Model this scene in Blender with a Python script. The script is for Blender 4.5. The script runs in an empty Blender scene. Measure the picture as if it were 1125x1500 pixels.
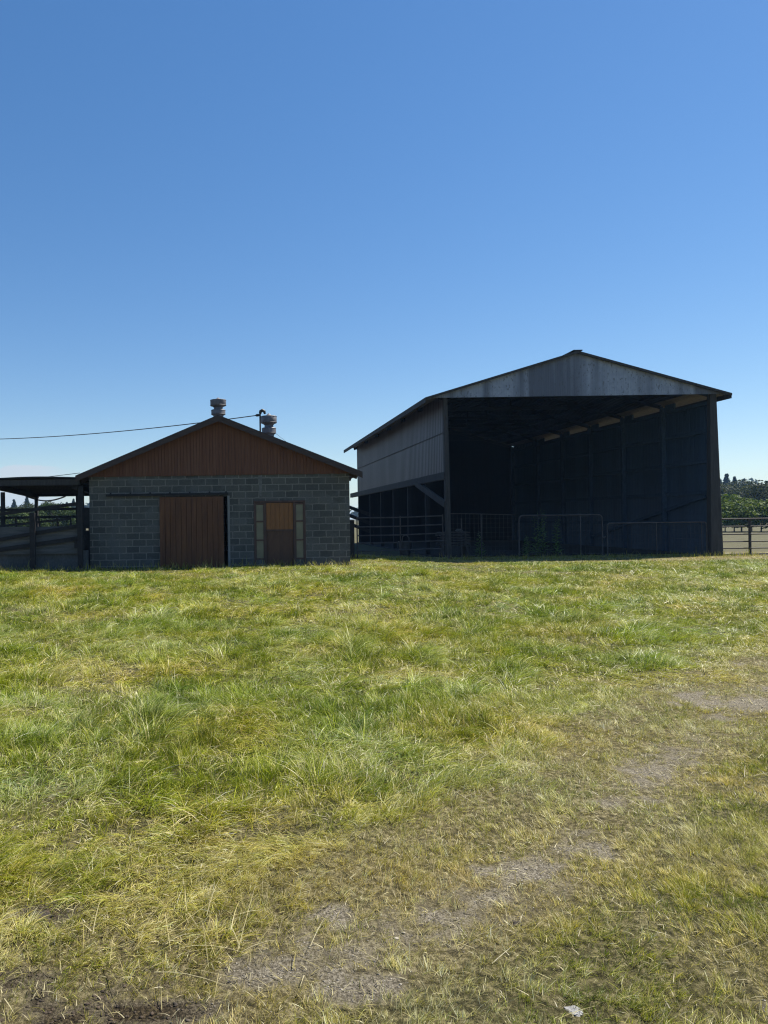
import bpy, bmesh, math, random
import numpy as np
from math import radians as R, sin, cos, tan, pi
from mathutils import Vector, Matrix

random.seed(7)
rng = np.random.default_rng(11)
sc = bpy.context.scene
COL = sc.collection

# ------------------------------------------------------------------ camera
EYE = 1.55
cam_data = bpy.data.cameras.new('camera')
cam = bpy.data.objects.new('camera', cam_data)
COL.objects.link(cam)
cam_data.sensor_fit = 'VERTICAL'
cam_data.sensor_height = 36.0
cam_data.lens = 36.0 * 1083.0 / 1500.0
cam_data.shift_x = (562.5 - 345.0) / 1500.0
cam_data.shift_y = (762.0 - 750.0) / 1500.0
cam_data.clip_start = 0.05
cam_data.clip_end = 8000
cam.rotation_euler = (Matrix.Rotation(R(90), 4, 'X') @ Matrix.Rotation(R(-0.80), 4, 'Z')).to_euler()
cam.location = (0, 0, EYE)
sc.camera = cam

# ------------------------------------------------------------------ light
SUN_AZ, SUN_EL = R(70), R(54)          # azimuth from +Y towards +X
world = bpy.data.worlds.new('World')
sc.world = world
world.use_nodes = True
wn, wl = world.node_tree.nodes, world.node_tree.links
wn.clear()
w_out = wn.new('ShaderNodeOutputWorld')
w_bg = wn.new('ShaderNodeBackground')
w_sky = wn.new('ShaderNodeTexSky')
w_sky.sky_type = 'NISHITA'
w_sky.sun_disc = False
w_sky.sun_elevation = SUN_EL
w_sky.sun_rotation = SUN_AZ
w_sky.altitude = 0
w_sky.air_density = 1.0
w_sky.dust_density = 0.12
w_sky.ozone_density = 3.5
w_bg.inputs['Strength'].default_value = 0.099
wl.new(w_bg.outputs[0], w_out.inputs['Surface'])
# low bank of pale cloud near the horizon on the left
w_tc = wn.new('ShaderNodeTexCoord')
w_sep = wn.new('ShaderNodeSeparateXYZ')
wl.new(w_tc.outputs['Generated'], w_sep.inputs[0])
w_noise = wn.new('ShaderNodeTexNoise')
w_map = wn.new('ShaderNodeMapping')
w_map.inputs['Scale'].default_value = (9, 9, 26)
wl.new(w_tc.outputs['Generated'], w_map.inputs['Vector'])
wl.new(w_map.outputs[0], w_noise.inputs['Vector'])
w_noise.inputs['Scale'].default_value = 1.6
w_noise.inputs['Detail'].default_value = 5
def wmath(op, a, b=None):
    n = wn.new('ShaderNodeMath'); n.operation = op
    for i, v in enumerate((a, b)):
        if v is None: continue
        if isinstance(v, (int, float)): n.inputs[i].default_value = v
        else: wl.new(v, n.inputs[i])
    return n.outputs[0]
def wrange(v, a, b, c=0.0, d=1.0):
    n = wn.new('ShaderNodeMapRange'); n.interpolation_type = 'SMOOTHSTEP'
    wl.new(v, n.inputs[0])
    for i, q in enumerate((a, b, c, d)): n.inputs[i + 1].default_value = q
    return n.outputs[0]
# cloud top height in elevation varies with noise
thr = wmath('ADD', w_sep.outputs['Z'], wmath('MULTIPLY', wmath('SUBTRACT', w_noise.outputs['Fac'], 0.5), -0.09))
cmask = wrange(thr, 0.066, 0.076, 1.0, 0.0)
side = wrange(w_sep.outputs['X'], -0.27, -0.20, 1.0, 0.0)
cmask = wmath('MULTIPLY', wmath('MULTIPLY', cmask, side), 0.75)
w_mix = wn.new('ShaderNodeMix'); w_mix.data_type = 'RGBA'
wl.new(cmask, w_mix.inputs['Factor'])
w_hs = wn.new('ShaderNodeHueSaturation')
w_hs.inputs['Saturation'].default_value = 1.40
w_hs.inputs['Hue'].default_value = 0.506
w_hs.inputs['Value'].default_value = 1.0
w_gm = wn.new('ShaderNodeGamma'); w_gm.inputs['Gamma'].default_value = 0.76
wl.new(w_sky.outputs[0], w_gm.inputs['Color'])
wl.new(w_gm.outputs[0], w_hs.inputs['Color'])
wl.new(w_hs.outputs[0], w_mix.inputs[6])
w_mix.inputs[7].default_value = (3.2, 3.5, 3.9, 1)
wl.new(w_mix.outputs[2], w_bg.inputs['Color'])

sun_data = bpy.data.lights.new('sun', 'SUN')
sun_data.energy = 5.0
sun_data.angle = R(0.53)
sun_data.color = (1.0, 0.95, 0.86)
sun = bpy.data.objects.new('sun', sun_data)
COL.objects.link(sun)
sdir = Vector((sin(SUN_AZ) * cos(SUN_EL), cos(SUN_AZ) * cos(SUN_EL), sin(SUN_EL)))
sun.rotation_euler = sdir.to_track_quat('Z', 'Y').to_euler()
sun.location = (20, 30, 40)

sc.view_settings.view_transform = 'Standard'
sc.view_settings.look = 'None'
sc.view_settings.exposure = 1.0
sc.view_settings.gamma = 1.0
sc.render.engine = 'CYCLES'
sc.cycles.use_denoising = True
sc.cycles.denoising_prefilter = 'NONE'
sc.cycles.use_adaptive_sampling = False
sc.cycles.filter_width = 1.2
sc.cycles.max_bounces = 6
sc.cycles.diffuse_bounces = 3
sc.cycles.glossy_bounces = 2
sc.cycles.transmission_bounces = 3
sc.cycles.volume_bounces = 0
sc.cycles.sample_clamp_indirect = 6

# ------------------------------------------------------------------ noise / terrain (numpy)
def vnoise(x, y, seed=0, scale=1.0):
    x = np.asarray(x, float) / scale + seed * 17.31
    y = np.asarray(y, float) / scale + seed * 9.17
    xi, yi = np.floor(x).astype(np.int64), np.floor(y).astype(np.int64)
    xf, yf = x - xi, y - yi
    def h(a, b):
        n = (a * 374761393 + b * 668265263 + seed * 982451653) & 0x7fffffff
        n = ((n ^ (n >> 13)) * 1274126177) & 0x7fffffff
        n = n ^ (n >> 16)
        return (n % 65536) / 65535.0
    u, v = xf * xf * (3 - 2 * xf), yf * yf * (3 - 2 * yf)
    return (h(xi, yi) * (1 - u) + h(xi + 1, yi) * u) * (1 - v) + (h(xi, yi + 1) * (1 - u) + h(xi + 1, yi + 1) * u) * v
def fbm(x, y, seed=0, scale=1.0, o=3):
    t, a, s = 0.0, 1.0, 0.0
    for k in range(o):
        t = t + a * vnoise(x, y, seed + k * 31, scale / 2 ** k); s += a; a *= 0.5
    return t / s
def sstep(v, a, b):
    t = np.clip((v - a) / (b - a), 0, 1); return t * t * (3 - 2 * t)

RUT = np.array([(-3.0, 2.0), (-1.1, 2.2), (-0.3, 2.42), (0.12, 2.6), (0.8, 2.93), (1.53, 3.53), (2.86, 4.91), (4.33, 6.25), (6.5, 8.0), (11, 11.4), (24, 20)])
RUT2 = np.array([(0.2, 0.8), (1.3, 1.7), (2.6, 2.75), (4.2, 4.2), (6, 5.6), (9, 7.6), (15, 11.5), (26, 17)])
EDGE_X = [-8, -1.6, -0.8, 0.0, 0.43, 1.7, 3.3, 5.4, 9.0, 20.0, 40.0]
EDGE_Y = [2.3, 2.55, 2.72, 2.98, 3.25, 4.6, 6.2, 7.7, 10.3, 19.0, 34.0]
def polydist(x, y, P):
    d = np.full(np.shape(x), 1e9)
    for (ax, ay), (bx, by) in zip(P[:-1], P[1:]):
        L = (bx - ax) ** 2 + (by - ay) ** 2
        t = np.clip(((x - ax) * (bx - ax) + (y - ay) * (by - ay)) / L, 0, 1)
        d = np.minimum(d, np.hypot(x - ax - t * (bx - ax), y - ay - t * (by - ay)))
    return d
def terrain(x, y):
    near = 1 - sstep(y, 30, 60)
    h = ((fbm(x, y, 3, 1.1, 3) - .5) * .075 + (fbm(x, y, 5, 5.0, 2) - .5) * .12) * near
    h = h + .17 * sstep(y, 9, 20) * (1 - sstep(x, 4.0, 8.0)) * near
    h = h - .035 * (1 - sstep(polydist(x, y, RUT), .1, .55))
    flat = sstep(y, 21.0, 22.5) * (x < 30)
    h0 = .14 * (1 - sstep(x, 4.0, 8.0)) * near
    return h * (1 - flat) + h0 * flat
PATCH = [(2.87, 4.92, .30, .22), (2.55, 4.62, .16, .12), (4.15, 6.15, .42, .26), (1.60, 3.57, .24, .13), (1.32, 3.36, .20, .09), (.84, 2.98, .19, .085),
         (.38, 2.97, .19, .07), (.62, 2.77, .17, .10), (.38, 2.50, .17, .09), (.12, 2.61, .17, .085), (-.26, 2.40, .2, .07), (5.6, 7.4, .5, .28), (2.05, 4.05, .2, .09), (1.75, 2.30, .12, .05)]
def bare_mask(x, y):
    d1 = polydist(x, y, RUT)
    n = fbm(x, y, 8, .5, 3); n2 = fbm(x, y, 12, .16, 3); n3 = fbm(x, y, 14, .11, 2)
    b = (1 - sstep(d1 + (n2 - .5) * .45, .03, .28)) * sstep(n * .4 + n2 * .6, .43, .56) * sstep(n3, .36, .54) * .9
    for (cx, cy, rx, ry) in PATCH:
        q = np.hypot((x - cx) / rx, (y - cy) / ry) * 1.1 + (n2 - .5) * 2.6 + (n3 - .5) * 2.0
        b = np.maximum(b, 1 - sstep(q, .45, .95))
    corner = (1 - sstep(np.hypot((x + .78) / .62, (y - 2.40) / .26), .5, 1.1)) * sstep(n2 * .5 + n3 * .5, .46, .60)
    hole = 1 - sstep(np.hypot(x + .80, (y - 2.98) * 1.5) + (n3 - .5) * .12, .05, .15)
    return np.clip(np.maximum(b, np.maximum(corner, hole)), 0, 1)
def dark_soil(x, y):
    corner = 1 - sstep(np.hypot((x + .75) / .9, (y - 2.42) / .4), .5, 1.1)
    hole = 1 - sstep(np.hypot(x + .80, (y - 2.98) * 1.5), .06, .2)
    return np.maximum(corner, hole)
def tall_mask(x, y):
    e = np.interp(x, EDGE_X, EDGE_Y) + (fbm(x, y, 21, .6, 2) - .5) * 1.0
    t = .5 * sstep(y - e, -.2, .3) + .5 * sstep(y - e, .1, 1.3)
    yard = 1 - sstep(y, 23.0, 25.6) * sstep(x, 5, 9)      # worn strip before the barn
    return t * np.maximum(yard, .12)
def dry_mask(x, y):
    e = np.interp(x, EDGE_X, EDGE_Y)
    strip = np.maximum(np.exp(-((y - e + .15) / .65) ** 2) * .85, (1 - sstep(polydist(x, y, RUT), .15, .6)) * .9)
    yard = sstep(y, 23.4, 25.4) * sstep(x, 4, 8.5)
    patch = sstep(fbm(x, y, 33, 1.1, 3), .52, .72) * .5
    houseline = sstep(y, 20.6, 21.8) * (x < 5) * .45
    return np.clip(np.maximum(np.maximum(strip, yard), np.maximum(patch, houseline)), 0, 1)

# ------------------------------------------------------------------ materials
def new_mat(name):
    m = bpy.data.materials.new(name); m.use_nodes = True
    nt = m.node_tree; nt.nodes.clear()
    out = nt.nodes.new('ShaderNodeOutputMaterial')
    p = nt.nodes.new('ShaderNodeBsdfPrincipled')
    nt.links.new(p.outputs[0], out.inputs['Surface'])
    return m, nt, p, out
def ramp(nt, fac, stops):
    r = nt.nodes.new('ShaderNodeValToRGB')
    while len(r.color_ramp.elements) < len(stops): r.color_ramp.elements.new(0.5)
    for e, (pos, c) in zip(r.color_ramp.elements, stops):
        e.position = pos; e.color = (*c, 1)
    nt.links.new(fac, r.inputs[0]); return r.outputs[0]
def coords(nt, stretch=(1, 1, 1)):
    tc = nt.nodes.new('ShaderNodeTexCoord'); mp = nt.nodes.new('ShaderNodeMapping')
    mp.inputs['Scale'].default_value = stretch
    nt.links.new(tc.outputs['Object'], mp.inputs['Vector']); return mp.outputs[0]
def noise(nt, vec, scale, detail=4, rough=.6):
    n = nt.nodes.new('ShaderNodeTexNoise'); n.inputs['Scale'].default_value = scale
    n.inputs['Detail'].default_value = detail; n.inputs['Roughness'].default_value = rough
    nt.links.new(vec, n.inputs['Vector']); return n.outputs['Fac']
def bump(nt, p, h, strength=.3, dist=.01):
    b = nt.nodes.new('ShaderNodeBump'); b.inputs['Strength'].default_value = strength
    b.inputs['Distance'].default_value = dist
    nt.links.new(h, b.inputs['Height']); nt.links.new(b.outputs[0], p.inputs['Normal'])
def mixc(nt, fac, a, b, mode='MIX'):
    m = nt.nodes.new('ShaderNodeMix'); m.data_type = 'RGBA'; m.blend_type = mode
    for s, v in ((m.inputs['Factor'], fac), (m.inputs[6], a), (m.inputs[7], b)):
        if hasattr(v, 'is_linked'): nt.links.new(v, s)
        elif isinstance(v, tuple): s.default_value = (*v, 1)
        else: s.default_value = v
    return m.outputs[2]
def surf(name, stops, scale=3, stretch=(1, 1, 1), rough=.8, metal=0, bs=.2, bd=.005, grain=None):
    m, nt, p, _ = new_mat(name)
    v = coords(nt, stretch)
    f = noise(nt, v, scale)
    c = ramp(nt, f, stops)
    if grain:
        g = noise(nt, v, scale * grain, 3)
        c = mixc(nt, .55, c, ramp(nt, g, [(.3, (.55, .55, .55)), (.7, (1.3, 1.3, 1.3))]), 'MULTIPLY')
        bump(nt, p, g, bs, bd)
    else: bump(nt, p, f, bs, bd)
    nt.links.new(c, p.inputs['Base Color'])
    p.inputs['Roughness'].default_value = rough; p.inputs['Metallic'].default_value = metal
    return m
M = {}
M['timber'] = surf('weathered timber', [(.3, (.025, .023, .022)), (.7, (.055, .05, .046))], 3, (6, 6, .5), .9, grain=5)
M['timber_grey'] = surf('grey planks', [(.3, (.05, .052, .055)), (.7, (.105, .105, .103))], 2, (.6, 6, 7), .9, grain=5)
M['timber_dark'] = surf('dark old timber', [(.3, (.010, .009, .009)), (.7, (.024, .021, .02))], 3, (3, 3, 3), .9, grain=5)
M['rafter'] = surf('rafter timber darkened for shade', [(.3, (.0025, .003, .005)), (.7, (.006, .007, .009))], 3, (3, 3, 3), .9, grain=4)  # near black: shade inside the barn put into the colour
M['soffit'] = surf('brown soffit boards', [(.3, (.13, .108, .092)), (.7, (.20, .17, .145))], 3, (3, 3, 3), .9, grain=4)
M['siding'] = surf('red brown stained siding', [(.25, (.085, .031, .014)), (.5, (.125, .048, .021)), (.75, (.16, .070, .036))], 2.2, (7, 7, .35), .85, grain=6)
M['door_wood'] = surf('brown door boards', [(.25, (.066, .023, .007)), (.55, (.115, .042, .012)), (.8, (.165, .068, .022))], 1.6, (6, 6, .5), .8, grain=7)
M['door_upper'] = surf('varnished upper door', [(.25, (.16, .058, .012)), (.75, (.24, .098, .022))], 1.5, (5, 5, .5), .7, grain=7)
M['door_lower'] = surf('stained lower door', [(.25, (.066, .029, .013)), (.75, (.105, .046, .02))], 1.5, (5, 5, .5), .75, grain=7)
M['frame_wood'] = surf('dark brown frame', [(.3, (.05, .026, .018)), (.7, (.09, .045, .03))], 4, (4, 4, 1), .7)
M['jamb'] = surf('pale jamb paint', [(.3, (.13, .13, .128)), (.7, (.20, .20, .19))], 4, (3, 3, 1), .7)
M['pane'] = surf('old yellowed panes', [(.3, (.11, .10, .06)), (.7, (.17, .155, .095))], 2.5, (1, 1, 1), .35, bs=.05)
M['roofing'] = surf('dark composition roofing', [(.3, (.022, .02, .02)), (.7, (.045, .042, .04))], 8, (1, 1, 1), .9)
M['fascia'] = surf('brown fascia', [(.3, (.030, .019, .015)), (.7, (.06, .037, .028))], 3, (1, 6, 6), .8)
M['pipe'] = surf('weathered gate pipe', [(.3, (.026, .024, .025)), (.7, (.058, .054, .056))], 6, (1, 1, 1), .7, .1)
M['pipe_rust'] = surf('brown fence pipe', [(.3, (.022, .017, .013)), (.7, (.046, .036, .028))], 6, (1, 1, 1), .7, .2)
M['wire'] = surf('galvanized wire', [(.3, (.04, .04, .04)), (.7, (.07, .07, .07))], 6, (1, 1, 1), .6, .3)
M['black'] = surf('black cable', [(.3, (.012, .012, .012)), (.7, (.022, .022, .022))], 6, (1, 1, 1), .6)
M['vent'] = surf('weathered galvanized vent', [(.3, (.085, .083, .092)), (.7, (.16, .155, .165))], 6, (1, 1, .6), .6, .2)
M['concrete'] = surf('stained concrete', [(.3, (.045, .05, .052)), (.7, (.10, .10, .10))], 1.6, (1, 1, .6), .9, grain=12)
M['bark'] = surf('bark', [(.3, (.035, .028, .02)), (.7, (.08, .065, .05))], 6, (1, 1, .3), .9)

def metal_mat(name, stops, streak, rough, metal, streak_scale=1.1, spots=None):
    m, nt, p, _ = new_mat(name)
    v1 = coords(nt, (1, 1, .06)); v2 = coords(nt, (1, 1, 1))
    s = noise(nt, v1, streak_scale, 3, .55); f = noise(nt, v2, 5, 5, .65)
    c = ramp(nt, f, stops)
    c = mixc(nt, ramp(nt, s, [(.43, (0, 0, 0)), (.56, (1, 1, 1))]), streak, c)
    if spots:
        sp = noise(nt, coords(nt, (1, 1, .55)), 16, 2, .5)
        c = mixc(nt, ramp(nt, sp, [(.60, (0, 0, 0)), (.70, (.75, .75, .75))]), c, spots)
    nt.links.new(c, p.inputs['Base Color'])
    p.inputs['Roughness'].default_value = rough; p.inputs['Metallic'].default_value = metal
    return m
M['gable_metal'] = metal_mat('weathered galvanized gable', [(.3, (.22, .245, .295)), (.7, (.30, .33, .39))], (.10, .11, .14), .6, .1, 1.0, (.085, .09, .10))
M['wall_metal'] = metal_mat('grey wall sheet', [(.3, (.046, .035, .041)), (.7, (.066, .050, .058))], (.037, .027, .031), .5, .1, .8)
M['inner_metal'] = metal_mat('inner sheet darkened for shade', [(.3, (.002, .003, .006)), (.7, (.003, .005, .009))], (.002, .0025, .005), .9, 0, 1.0)  # deep barn shade put into the sheet colour
M['sky_lit_metal'] = metal_mat('inner sheet with painted sky light', [(.3, (.024, .054, .095)), (.7, (.034, .070, .118))], (.020, .045, .08), .6, 0, 1.0)  # sky light reflected off the right wall, put into its colour
M['sky_lit_timber'] = surf('inner timber with painted sky light', [(.3, (.022, .044, .075)), (.7, (.036, .068, .11))], 3, (3, 3, 3), .9, grain=4)  # same sky light put into the right-hand posts and girts
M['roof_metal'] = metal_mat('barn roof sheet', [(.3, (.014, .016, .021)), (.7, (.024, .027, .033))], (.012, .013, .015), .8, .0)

def block_mat():
    m, nt, p, _ = new_mat('concrete block masonry')
    tc = nt.nodes.new('ShaderNodeTexCoord'); sep = nt.nodes.new('ShaderNodeSeparateXYZ')
    nt.links.new(tc.outputs['Object'], sep.inputs[0])
    add = nt.nodes.new('ShaderNodeMath'); add.operation = 'ADD'
    nt.links.new(sep.outputs['X'], add.inputs[0]); nt.links.new(sep.outputs['Y'], add.inputs[1])
    comb = nt.nodes.new('ShaderNodeCombineXYZ')
    nt.links.new(add.outputs[0], comb.inputs[0]); nt.links.new(sep.outputs['Z'], comb.inputs[1])
    nv = nt.nodes.new('ShaderNodeTexNoise'); nv.inputs['Scale'].default_value = 7; nv.inputs['Detail'].default_value = 3
    nt.links.new(tc.outputs['Object'], nv.inputs['Vector'])
    dist = nt.nodes.new('ShaderNodeVectorMath'); dist.operation = 'MULTIPLY_ADD'
    nt.links.new(nv.outputs['Color'], dist.inputs[0]); dist.inputs[1].default_value = (.034, .034, 0)
    nt.links.new(comb.outputs[0], dist.inputs[2])
    br = nt.nodes.new('ShaderNodeTexBrick')
    br.inputs['Scale'].default_value = 1; br.inputs['Brick Width'].default_value = .406
    br.inputs['Row Height'].default_value = .203; br.inputs['Mortar Size'].default_value = .016
    br.inputs['Mortar Smooth'].default_value = .35; br.inputs['Bias'].default_value = -.1
    br.inputs['Color1'].default_value = (.060, .059, .053, 1); br.inputs['Color2'].default_value = (.104, .101, .089, 1)
    br.inputs['Mortar'].default_value = (.175, .168, .148, 1)
    nt.links.new(dist.outputs[0], br.inputs['Vector'])
    v = coords(nt)
    big = noise(nt, v, .9, 4); fine = noise(nt, v, 22, 4)
    c = mixc(nt, .8, br.outputs['Color'], ramp(nt, big, [(.25, (.62, .63, .66)), (.75, (1.25, 1.22, 1.15))]), 'MULTIPLY')
    # smeared mortar patches hide some of the joints
    sm = ramp(nt, noise(nt, v, 1.7, 5, .7), [(.50, (0, 0, 0)), (.64, (.85, .85, .85))])
    c = mixc(nt, sm, c, (.095, .096, .091))
    c = mixc(nt, .5, c, ramp(nt, fine, [(.3, (.6, .6, .6)), (.7, (1.25, 1.25, 1.25))]), 'MULTIPLY')
    nt.links.new(c, p.inputs['Base Color']); p.inputs['Roughness'].default_value = .92
    bump(nt, p, br.outputs['Fac'], -.5, .008)
    return m
M['block'] = block_mat()

def ground_mat():
    m, nt, p, _ = new_mat('field soil and thatch')
    v = coords(nt)
    n1 = noise(nt, v, 1.3, 6, .65); n2 = noise(nt, v, 30, 6, .75); n3 = noise(nt, v, 95, 5, .75)
    a = nt.nodes.new('ShaderNodeAttribute'); a.attribute_name = 'mask'
    sp = nt.nodes.new('ShaderNodeSeparateColor'); nt.links.new(a.outputs['Color'], sp.inputs[0])
    green = ramp(nt, n2, [(.38, (.016, .018, .005)), (.5, (.048, .050, .014)), (.62, (.16, .14, .06))])
    dry = ramp(nt, n2, [(.36, (.034, .027, .012)), (.5, (.13, .105, .048)), (.62, (.32, .27, .145))])
    soil = ramp(nt, n3, [(.36, (.045, .038, .025)), (.5, (.175, .15, .108)), (.62, (.35, .31, .235))])
    dsoil = ramp(nt, n3, [(.38, (.008, .006, .003)), (.5, (.036, .026, .013)), (.62, (.11, .083, .046))])
    far = ramp(nt, n1, [(.3, (.070, .066, .034)), (.7, (.115, .104, .056))])
    c = mixc(nt, sp.outputs[1], green, dry)
    c = mixc(nt, sp.outputs[0], c, soil)
    a2 = nt.nodes.new('ShaderNodeAttribute'); a2.attribute_name = 'mask2'
    sp2 = nt.nodes.new('ShaderNodeSeparateColor'); nt.links.new(a2.outputs['Color'], sp2.inputs[0])
    c = mixc(nt, sp2.outputs[0], c, dsoil)
    c = mixc(nt, sp2.outputs[1], c, far)
    nt.links.new(c, p.inputs['Base Color']); p.inputs['Roughness'].default_value = .95
    p.inputs['Specular IOR Level'].default_value = .15
    bump(nt, p, n3, 1.0, .02)
    return m
M['ground'] = ground_mat()

def leaf_mat(name, trans=.35, rough=.45, spec=.4):
    m, nt, p, out = new_mat(name)
    a = nt.nodes.new('ShaderNodeAttribute'); a.attribute_name = 'col'
    nt.links.new(a.outputs['Color'], p.inputs['Base Color'])
    p.inputs['Roughness'].default_value = rough; p.inputs['Specular IOR Level'].default_value = spec
    t = nt.nodes.new('ShaderNodeBsdfTranslucent')
    tcol = mixc(nt, 1.0, a.outputs['Color'], (1.25, 1.25, .55), 'MULTIPLY')
    nt.links.new(tcol, t.inputs['Color'])
    mx = nt.nodes.new('ShaderNodeMixShader'); mx.inputs[0].default_value = trans
    nt.links.new(p.outputs[0], mx.inputs[1]); nt.links.new(t.outputs[0], mx.inputs[2])
    nt.links.new(mx.outputs[0], out.inputs['Surface'])
    return m
M['grass'] = leaf_mat('grass blades', .30, .38, .20)
M['leaf'] = leaf_mat('tree leaves', .25, .65, .12)
M['straw'] = leaf_mat('dry straw', .2, .5, .4)

# ------------------------------------------------------------------ mesh helpers
def wloc(o):
    v = Vector((0, 0, 0))
    while o is not None: v = v + o.location; o = o.parent
    return v
class MB:
    def __init__(s): s.v, s.f = [], []
    def box(s, x0, x1, y0, y1, z0, z1):
        n = len(s.v)
        s.v += [(x, y, z) for z in (z0, z1) for y in (y0, y1) for x in (x0, x1)]
        s.f += [(n, n+2, n+3, n+1), (n+4, n+5, n+7, n+6), (n, n+1, n+5, n+4), (n+2, n+6, n+7, n+3), (n, n+4, n+6, n+2), (n+1, n+3, n+7, n+5)]
        return s
    def hexa(s, pts):                     # bottom 4 then top 4, each ring counter-clockwise
        n = len(s.v); s.v += [tuple(p) for p in pts]
        s.f += [(n+3, n+2, n+1, n), (n+4, n+5, n+6, n+7)] + [(n+i, n+(i+1) % 4, n+4+(i+1) % 4, n+4+i) for i in range(4)]
        return s
    def bar(s, a, b, w, h, up=(0, 0, 1)):  # rectangular timber from a to b
        a, b = Vector(a), Vector(b); d = (b - a).normalized(); u = Vector(up)
        if abs(d.dot(u)) > .98: u = Vector((0, 1, 0))
        r = d.cross(u).normalized() * (w / 2); u = r.cross(d).normalized() * (h / 2)
        return s.hexa([a-r-u, a+r-u, b+r-u, b-r-u, a-r+u, a+r+u, b+r+u, b-r+u])
    def tube(s, pts, r, n=8, closed=False):
        pts = [Vector(p) for p in pts]; m = len(pts); base = len(s.v)
        rr = r if isinstance(r, (list, tuple)) else [r] * m
        ref = None
        for i, p in enumerate(pts):
            if closed: d = pts[(i+1) % m] - pts[i-1]
            else: d = pts[min(i+1, m-1)] - pts[max(i-1, 0)]
            d.normalize()
            if ref is None: ref = d.orthogonal().normalized()
            ref = (ref - d * ref.dot(d)).normalized(); q = d.cross(ref)
            for k in range(n):
                t = 2 * pi * k / n
                s.v.append(tuple(p + (ref * cos(t) + q * sin(t)) * rr[i]))
        for i in range(m if closed else m - 1):
            for k in range(n):
                a, b = base + i * n + k, base + i * n + (k+1) % n
                c, d2 = base + ((i+1) % m) * n + (k+1) % n, base + ((i+1) % m) * n + k
                s.f.append((a, b, c, d2))
        if not closed:
            s.f.append(tuple(base + k for k in reversed(range(n))))
            s.f.append(tuple(base + (m-1) * n + k for k in range(n)))
        return s
    def lathe(s, cx, cy, prof, n=24):
        base = len(s.v)
        for r, z in prof:
            for k in range(n):
                t = 2 * pi * k / n; s.v.append((cx + r * cos(t), cy + r * sin(t), z))
        for i in range(len(prof) - 1):
            for k in range(n):
                s.f.append((base+i*n+k, base+i*n+(k+1) % n, base+(i+1)*n+(k+1) % n, base+(i+1)*n+k))
        return s
    def sheet(s, a, b, z0, z1, nrm, pitch=.2, amp=.018, t0=None, slope=None):
        # ribbed metal sheet from a to b (xy), zlow/zhigh can be functions of distance
        a, b = Vector((a[0], a[1], 0)), Vector((b[0], b[1], 0)); L = (b - a).length; d = (b - a) / L
        nv = Vector((nrm[0], nrm[1], 0)); base = len(s.v); prof = []
        k = 0
        while k * pitch < L:
            for u, h in ((0, 0), (.30, 0), (.38, 1), (.52, 1), (.60, 0)):
                q = (k + u) * pitch
                if q < L: prof.append((q, h * amp))
            k += 1
        prof.append((L, 0))
        for q, h in prof:
            p = a + d * q + nv * h
            lo = z0(q) if callable(z0) else z0; hi = z1(q) if callable(z1) else z1
            s.v += [(p.x, p.y, lo), (p.x, p.y, hi)]
        for i in range(len(prof) - 1):
            s.f.append((base+2*i, base+2*i+2, base+2*i+3, base+2*i+1))
        return s
    def build(s, name, mat, parent=None, smooth=False, bevel=0):
        off = wloc(parent)
        me = bpy.data.meshes.new(name)
        me.from_pydata([(x-off.x, y-off.y, z-off.z) for x, y, z in s.v], [], s.f)
        me.materials.append(mat if not isinstance(mat, str) else M[mat])
        if smooth:
            me.shade_smooth() if hasattr(me, 'shade_smooth') else None
            me.set_sharp_from_angle(angle=R(35))
        me.update()
        o = bpy.data.objects.new(name, me); COL.objects.link(o)
        if parent: o.parent = parent
        if bevel:
            bv = o.modifiers.new('bevel', 'BEVEL'); bv.width = bevel; bv.segments = 1; bv.limit_method = 'ANGLE'
        return o
def tag(o, label=None, cat=None, group=None, kind=None):
    if label: o['label'] = label
    if cat: o['category'] = cat
    if group: o['group'] = group
    if kind: o['kind'] = kind
    return o
def thing(name, label, cat, loc, group=None):
    o = bpy.data.objects.new(name, None); COL.objects.link(o); o.location = loc
    o.empty_display_size = .2
    return tag(o, label, cat, group)
def np_mesh(name, V, F, mat, cols=None, attrs=None):
    me = bpy.data.meshes.new(name)
    nv, nf, k = len(V), len(F), F.shape[1]
    me.vertices.add(nv); me.vertices.foreach_set('co', np.asarray(V, np.float32).ravel())
    me.loops.add(nf * k); me.loops.foreach_set('vertex_index', np.asarray(F, np.int32).ravel())
    me.polygons.add(nf); me.polygons.foreach_set('loop_start', np.arange(0, nf * k, k, dtype=np.int32))
    me.polygons.foreach_set('use_smooth', np.ones(nf, bool))
    for nm, c in ([('col', cols)] if cols is not None else []) + (attrs or []):
        at = me.attributes.new(nm, 'FLOAT_COLOR', 'POINT')
        at.data.foreach_set('color', np.concatenate([c, np.ones((nv, 1))], 1).astype(np.float32).ravel())
    me.materials.append(mat); me.update(calc_edges=True)
    return me

# ------------------------------------------------------------------ ground
def axis(stops):
    out = []
    for (a, b, st) in stops: out += list(np.arange(a, b, st))
    return np.array(out + [stops[-1][1]])
gx = axis([(-2500, -300, 550), (-300, -40, 26), (-40, -12, 1.4), (-12, -3, .25), (-3, 7, .055), (7, 24, .25), (24, 60, 1.8), (60, 300, 24), (300, 2500, 550)])
gy = axis([(-400, -20, 95), (-20, .8, 1.3), (.8, 8, .055), (8, 28, .22), (28, 60, 1.6), (60, 300, 15), (300, 3000, 450)])
X, Y = np.meshgrid(gx, gy); X, Y = X.ravel(), Y.ravel()
Z = terrain(X, Y)
nxg, nyg = len(gx), len(gy)
ii = (np.arange(nyg - 1)[:, None] * nxg + np.arange(nxg - 1)[None, :]).ravel()
GF = np.stack([ii, ii + 1, ii + nxg + 1, ii + nxg], 1)
bm_, dm_ = bare_mask(X, Y), dry_mask(X, Y)
dm_ = np.maximum(dm_, (1 - tall_mask(X, Y)) * .35)
farm = sstep(Y, 27.5, 31) * 1.0
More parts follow.
